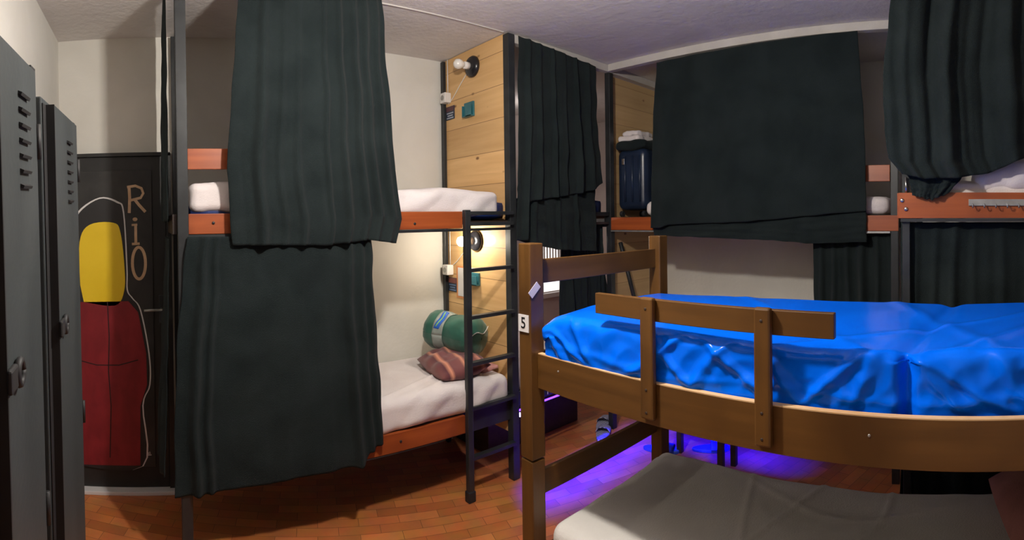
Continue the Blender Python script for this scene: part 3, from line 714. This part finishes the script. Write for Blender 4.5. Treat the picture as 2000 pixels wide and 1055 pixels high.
# rolled sleeping bag
sb = thing('sleeping_bag', (1.75, 2.72, .70), 'rolled green sleeping bag lying behind the striped pillow', 'sleeping bag')
A0, A1 = Vector((1.725, 2.81, .850)), Vector((1.822, 2.50, .832))
ax = (A1 - A0).normalized(); LN = (A1 - A0).length
uu = ax.cross(Vector((0, 0, 1))).normalized(); vv = uu.cross(ax)
def roll(t, a, extra=0):
    prof = poly([(-.12, .001), (-.09, .075), (-.04, .11), (.05, .122), (.3, .118), (.42, .108), (.6, .118), (.9, .122), (1.0, .11), (1.07, .085), (1.10, .04), (1.115, .001)], t)
    k = prof + .005 * noise.noise(Vector((t * 6, cos(a) * 2, sin(a) * 2))) + .006 * abs(sin(a * 7 + 4 * noise.noise(Vector((t * 2, a, 3))))) * (abs(t - .5) * 1.4) + extra
    return A0 + ax * (LN * t) + (uu * cos(a) + vv * sin(a)) * k
bm = surf(48, 40, lambda u, v: roll(lerp(-.12, 1.115, v), u * 2 * pi)); bmesh.ops.remove_doubles(bm, verts=bm.verts, dist=1e-5)
part('bag', bm, green_ny, sb, smooth=True)
bm = surf(40, 8, lambda u, v: roll(lerp(.22, .44, v), u * 2 * pi, .004))
part('band', bm, noisy('pale_grey_green_band', (.20, .25, .22), (.33, .37, .34), (18, 18, 18), rough=.5), sb, smooth=True, solid=.002)
bm = surf(16, 6, lambda u, v: roll(lerp(.25, .36, v) + .04 * sin(u * 3), lerp(.10, .47, u) * pi, .0068))
part('print', bm, mat('blue_print', (.02, .12, .55), rough=.5), sb, smooth=True, solid=.001, label='blue printed patch')
bm = surf(14, 3, lambda u, v: roll(lerp(.29, .31, v) + .04 * sin(u * 3), lerp(.13, .44, u) * pi, .0085))
part('print', bm, mat('lime_print', (.25, .55, .12), rough=.5), sb, smooth=True, solid=.001, label='lime printed line')
part('cord', T_(bezier([roll(1.05, .2), roll(1.1, .8, .02), roll(1.12, 2.0, .03), roll(1.05, 2.6, .01)], 6), .0025), white_pl, sb, smooth=True)
solo('towel', rbox((1.80, 2.42, .642), (1.93, 2.60, .668), .012, (16, 16, 4), soft(.008, 14, 2)), noisy('pink_towel_cloth', (.55, .25, .24), (.62, .31, .29), (30, 30, 30), bump=.4, rough=.95), 'small pink towel next to the striped pillow', 'towel', smooth=True)

# ------------------------------------------------------------------ fittings on the pine headboard
bulb_on = mat('lit_bulb', (1, .95, .85), emit=(1, .90, .74), es=125)
bulb_off = mat('bulb_glass', (.80, .78, .74), rough=.2)
def reading_lamp(y, z, on, label):
    t = thing('reading_lamp', (1.944, y, z), label, 'lamp', 'round black bunk reading lamps')
    part('back_plate', lathe(bmesh.new(), [(0, .068), (.012, .068), (.026, .058), (.034, .036), (.036, .02)], (1.9445, y, z), (-1, 0, 0), 32), black_pl, t, smooth=True)
    part('socket', lathe(bmesh.new(), [(.034, .023), (.07, .023), (.074, .018)], (1.9445, y, z), (-1, 0, 0), 20), white_pl, t, smooth=True)
    part('bulb', lathe(bmesh.new(), [(.072, .014), (.085, .020), (.10, .029), (.118, .032), (.134, .027), (.145, .014), (.148, .002)], (1.9445, y, z), (-1, 0, 0), 20), bulb_on if on else bulb_off, t, smooth=True)
    part('cable', T_(bezier([(1.942, y + .06, z - .02), (1.941, y + .14, z - .08), (1.941, y + .23, z - .15), (1.941, 2.955, z - .185)], 6), .0028), white_pl, t, smooth=True)
reading_lamp(2.665, 2.525, False, 'unlit round black reading lamp high on the pine headboard')
reading_lamp(2.655, 1.410, True, 'lit round black reading lamp of the lower bunk, behind the ladder')
for z, up, lb in ((2.345, 2.645, 'white wall socket box of the upper bunk, under the unlit lamp'), (1.170, 1.482, 'white wall socket box of the lower bunk, left of the lit lamp')):
    t = thing('power_socket', (1.92, 2.96, z), lb, 'power socket', 'white socket boxes on the pine headboard')
    part('box', B((1.893, 1.9445, 2.925, 2.988, z, z + .068)), white_pl, t, bev=.004)
    part('outlet', lathe(bmesh.new(), [(0, .018), (.002, .018), (.0005, .015), (.0004, .001)], (1.893, 2.957, z + .034), (-1, 0, 0), 18), galv, t)
    part('cable', T_([(1.938, 2.955, z + .068), (1.939, 2.957, up)], .0035), white_pl, t, smooth=True)
def info(z0, z1, colA, colB, lb):
    t = thing('info_sign', (1.943, 2.94, z0), lb, 'sign', 'small bunk info signs')
    part('plate', B((1.9405, 1.9445, 2.885, 2.985, z0, z1)), mat('sign_navy', (.018, .03, .06), rough=.4), t)
    part('header', B((1.9395, 1.9405, 2.888, 2.982, lerp(z0, z1, .62), z1 - .003)), mat(*colA, rough=.4), t)
    bm = bmesh.new()
    for k, f in enumerate((.48, .30, .12)): box(bm, 1.9395, 1.9405, 2.895 + .008 * (k % 2), 2.975 - .01 * (k == 1), lerp(z0, z1, f) - .004, lerp(z0, z1, f) + .004)
    part('text_lines', bm, mat(*colB, rough=.4), t)
info(2.232, 2.322, ('sign_plum', (.09, .03, .04)), ('sign_text_grey', (.35, .38, .45)), 'small navy and plum info sign on the upper headboard')
info(1.055, 1.150, ('sign_brick', (.22, .06, .05)), ('sign_text_blue', (.12, .22, .42)), 'small navy and red info sign on the lower headboard')
for y0, y1, z0, z1, lb in ((2.655, 2.755, 2.21, 2.305, 'teal phone holder screwed to the upper headboard'), (2.62, 2.72, 1.125, 1.205, 'teal phone holder on the lower headboard, behind the ladder')):
    t = thing('phone_holder', (1.93, (y0 + y1) / 2, z0), lb, 'holder', 'teal phone holders')
    part('tray', B((1.930, 1.9445, y0, y1, z0, z1), (1.912, 1.918, y0, lerp(y0, y1, .62), z0, z1 - .02), (1.912, 1.932, y0, y1, z0, z0 + .008), (1.912, 1.932, y1 - .006, y1, z0, z1 - .02)), teal, t, bev=.002)
t = thing('notice_sheet', (1.943, 2.83, 1.04), 'white notice with orange border left of the ladder upright', 'notice')
part('border', B((1.942, 1.9445, 2.782, 2.888, 1.02, 1.235)), mat('orange_border', (.70, .28, .10), rough=.6), t)
part('sheet', B((1.9405, 1.942, 2.792, 2.868, 1.035, 1.225)), white_pt, t)

# ------------------------------------------------------------------ luggage on the right wall bunk
sc = thing('suitcase', (3.14, 2.22, 1.551), 'navy suitcase standing on the upper bunk by the pine headboard', 'suitcase')
part('shell', rbox((2.99, 2.085, 1.600), (3.30, 2.345, 2.045), .05, (14, 12, 20)), noisy('navy_shell', (.010, .018, .040), (.016, .028, .060), (6, 6, 6), rough=.28), sc, smooth=True)
for k in range(3): part('rib', T_([(2.987, 2.13 + k * .065, 1.66), (2.983, 2.13 + k * .065, 1.82), (2.987, 2.13 + k * .065, 1.99)], .007), noisy('navy_shell', (0, 0, 0), (0, 0, 0)), sc, smooth=True)
part('lock', B((2.978, 2.99, 2.262, 2.285, 1.93, 1.975)), chrome, sc, bev=.002)
for x in (3.02, 3.27):
    for y in (2.115, 2.315): part('wheel', lathe(bmesh.new(), [(-.012, .022), (.012, .022)], (x, y, 1.573), (0, 1, 0), 16), lockerb, sc, bev=.003)
solo('jacket', rbox((2.975, 2.075, 2.035), (3.30, 2.36, 2.105), .03, (30, 30, 8), lambda p, n: n * (.02 * nz(p, 9, 3)) + Vector((-.012 * max(0, 2.08 - p.z) * 10, 0, 0))), cloth, 'dark jacket draped on top of the navy suitcase', 'jacket', smooth=True)
solo('towel', rbox((3.0, 2.15, 2.10), (3.24, 2.335, 2.142), .018, (24, 24, 6), soft(.010, 12, 6)), white_sheet, 'folded white towel, lower of two on the suitcase', 'towel', smooth=True)
solo('towel', rbox((3.02, 2.17, 2.145), (3.22, 2.315, 2.178), .015, (24, 24, 6), soft(.010, 13, 9)), white_sheet, 'folded white towel, topmost of two on the suitcase', 'towel', smooth=True)
solo('pole', tube(bmesh.new(), [(3.03, 2.345, 1.36), (3.27, 2.30, .58)], .016, 8), steel, 'dark pole leaning against the lower pine headboard', 'pole', smooth=True)

# ------------------------------------------------------------------ floor things
so = thing('stool', (3.0, 1.55, 0), 'low dark wooden stool by the right wall bunk, seen under bunk 5', 'stool')
part('seat', B((2.66, 2.895, 1.33, 1.77, .40, .425)), darkwood, so, bev=.006)
for x in (2.69, 2.87):
    for y in (1.355, 1.745): part('leg', B((x - .018, x + .018, y - .018, y + .018, 0, .40)), darkwood, so, bev=.003)
def slipper(x, y, rz, m, strap, label, cat_name, group, name='flip_flop'):
    t = thing(name, (x, y, 0), label, cat_name, group)
    Mx = Matrix.Translation((x, y, 0)) @ Matrix.Rotation(rz, 4, 'Z')
    bm = bmesh.new(); n = 28; rings = []
    for z, k in ((0, .96), (.004, 1), (.018, 1), (.022, .96)):
        rg = []
        for i in range(n):
            a = 2 * pi * i / n; l_ = .125 * cos(a); wd = .047 * sin(a) * (1 + .22 * cos(a)) 
            rg.append(bm.verts.new((l_ * k, wd * k, z)))
        rings.append(rg)
    for a, b in zip(rings, rings[1:]):
        for i in range(n): bm.faces.new((a[i], a[(i + 1) % n], b[(i + 1) % n], b[i]))
    bm.faces.new(rings[0][::-1]); bm.faces.new(rings[-1])
    part('sole', place(bm, Mx), m, t, smooth=False)
    bm = surf(14, 8, lambda u, v: (lerp(.0, .085, v), -.052 * cos(u * pi) * (1 - .1 * v), .018 + .042 * sin(u * pi) * (1 - .25 * v)))
    part('strap', place(bm, Mx), strap, t, smooth=True, solid=.004)
def stripe_mat():
    m = mat('striped_slipper_cloth', (.5, .5, .55), rough=.9); N, L, b = nodes(m)
    tc = N.new('ShaderNodeTexCoord'); wv = N.new('ShaderNodeTexWave'); wv.inputs['Scale'].default_value = 22; L.new(tc.outputs['Object'], wv.inputs['Vector'])
    r = N.new('ShaderNodeValToRGB'); r.color_ramp.interpolation = 'CONSTANT'; r.color_ramp.elements[1].position = .5
    r.color_ramp.elements[0].color = (.03, .04, .10, 1); r.color_ramp.elements[1].color = (.55, .55, .62, 1)
    L.new(wv.outputs[0], r.inputs[0]); L.new(r.outputs[0], b.inputs['Base Color']); return m
sm = stripe_mat(); bf = noisy('blue_foam', (.03, .07, .45), (.04, .10, .55), (9, 9, 9), rough=.6)
slipper(2.78, 2.33, radians(30), sm, sm, 'striped slipper on the floor under the alcove bunk, nearer the wooden post', 'slipper', 'pair of striped slippers', 'slipper')
slipper(2.92, 2.44, radians(22), sm, sm, 'striped slipper on the floor under the alcove bunk, further right', 'slipper', 'pair of striped slippers', 'slipper')
slipper(2.82, 1.86, radians(-72), bf, bf, 'blue flip flop on the floor left of the stool leg', 'flip flop', 'pair of blue flip flops')
slipper(2.99, 1.58, radians(-60), bf, bf, 'blue flip flop on the floor behind the stool legs', 'flip flop', 'pair of blue flip flops')
solo('storage_trunk', B((2.02, 2.88, 2.66, 3.2, 0, .36)), darkwood, 'dark storage box under the alcove bunk', 'storage box', bev=.006)

# ------------------------------------------------------------------ violet LED strips
led = mat('violet_led', (.1, .05, .8), emit=(.12, .03, 1.0), es=5)
t = thing('led_strip', (2.44, 2.322, .41), 'glowing violet LED strip along the lower rail of the alcove bunk', 'LED strip', 'violet LED strips')
part('tube', T_([(1.995, 2.322, .402), (2.2, 2.322, .408), (2.6, 2.322, .413), (2.88, 2.322, .410)], .006), led, t, smooth=True)
part('connector', lathe(bmesh.new(), [(0, .006), (.012, .012), (.024, .006)], (2.0, 2.318, .388), (0, 0, -1), 12), mat('led_tip', (.6, .6, .9), emit=(.5, .4, 1), es=3), t, smooth=True)
t = thing('led_strip', (2.90, 1.4, .39), 'violet LED strip under the lower rail of the right wall bunk', 'LED strip', 'violet LED strips')
part('tube', T_([(2.90, 2.25, .392), (2.90, .95, .392)], .006), led, t, smooth=True)
def strip_light(name, loc, sx, sy, pw, rot):
    o = light(name, 'AREA', loc, pw, (.004, .0, 1), shape='RECTANGLE', size=sx, size_y=sy, spread=radians(62)); o.rotation_euler = rot
strip_light('led_strip_light', (2.44, 2.300, .395), .86, .012, 20, (radians(-27), 0, 0))
strip_light('led_strip_light', (2.885, 1.6, .385), .012, 1.2, 12, (0, radians(-20), 0))

# ------------------------------------------------------------------ ceiling lamp that lights the room, plus lamps added to brighten the alcove
t = thing('ceiling_lamp', (.76, 1.10, 2.65), 'white ceiling lamp over the free floor', 'lamp')
part('rose', lathe(bmesh.new(), [(0, .06), (.02, .06), (.03, .03)], (.76, 1.10, 2.648), (0, 0, -1), 24), white_pl, t, smooth=True)
part('stem', T_([(.76, 1.10, 2.62), (.76, 1.10, 2.39)], .008), white_pl, t, smooth=True)
part('bulb', lathe(bmesh.new(), [(-.004, .01), (.004, .024), (.026, .031), (.048, .026), (.056, .008)], (.76, 1.10, 2.39), (0, 0, -1), 20), mat('lit_room_bulb', (1, .97, .9), emit=(1, .93, .84), es=20), t, smooth=True)
t = thing('ceiling_lamp', (3.3, 3.5, 2.60), 'added round ceiling lamp, unseen, brightening the alcove behind the double curtain', 'lamp')  # invented fitting for the upper alcove fill, hidden by the curtain
part('rose', lathe(bmesh.new(), [(0, .07), (.03, .06)], (3.3, 3.5, 2.648), (0, 0, -1), 20), white_pl, t)
part('globe', lathe(bmesh.new(), [(.03, .05), (.05, .07), (.08, .06), (.095, .02)], (3.3, 3.5, 2.648), (0, 0, -1), 20), mat('added_globe_glow', (1, .97, .9), emit=(1, .9, .8), es=8), t, smooth=True)
t = thing('added_wall_lamp', (2.03, 3.5, 1.3), 'added small wall lamp, unseen, brightening the lower alcove bunk behind the curtains', 'lamp')  # invented fitting for the lower alcove fill, out of sight
part('back_plate', lathe(bmesh.new(), [(0, .06), (.03, .05)], (1.991, 3.5, 1.3), (1, 0, 0), 20), black_pl, t)
part('bulb', lathe(bmesh.new(), [(.03, .015), (.06, .03), (.09, .01)], (1.991, 3.5, 1.3), (1, 0, 0), 16), mat('added_bulb_glow', (1, .97, .9), emit=(1, .9, .8), es=20), t, smooth=True)
light('alcove_fill_light', 'POINT', (2.13, 3.5, 1.3), 9, (1, .86, .80), shadow_soft_size=.04)  # added fill to lift the alcove walls, source unseen
light('alcove_upper_fill', 'POINT', (3.3, 3.5, 2.48), 3, (1, .88, .84), shadow_soft_size=.04)  # second added fill, for the upper part of the alcove
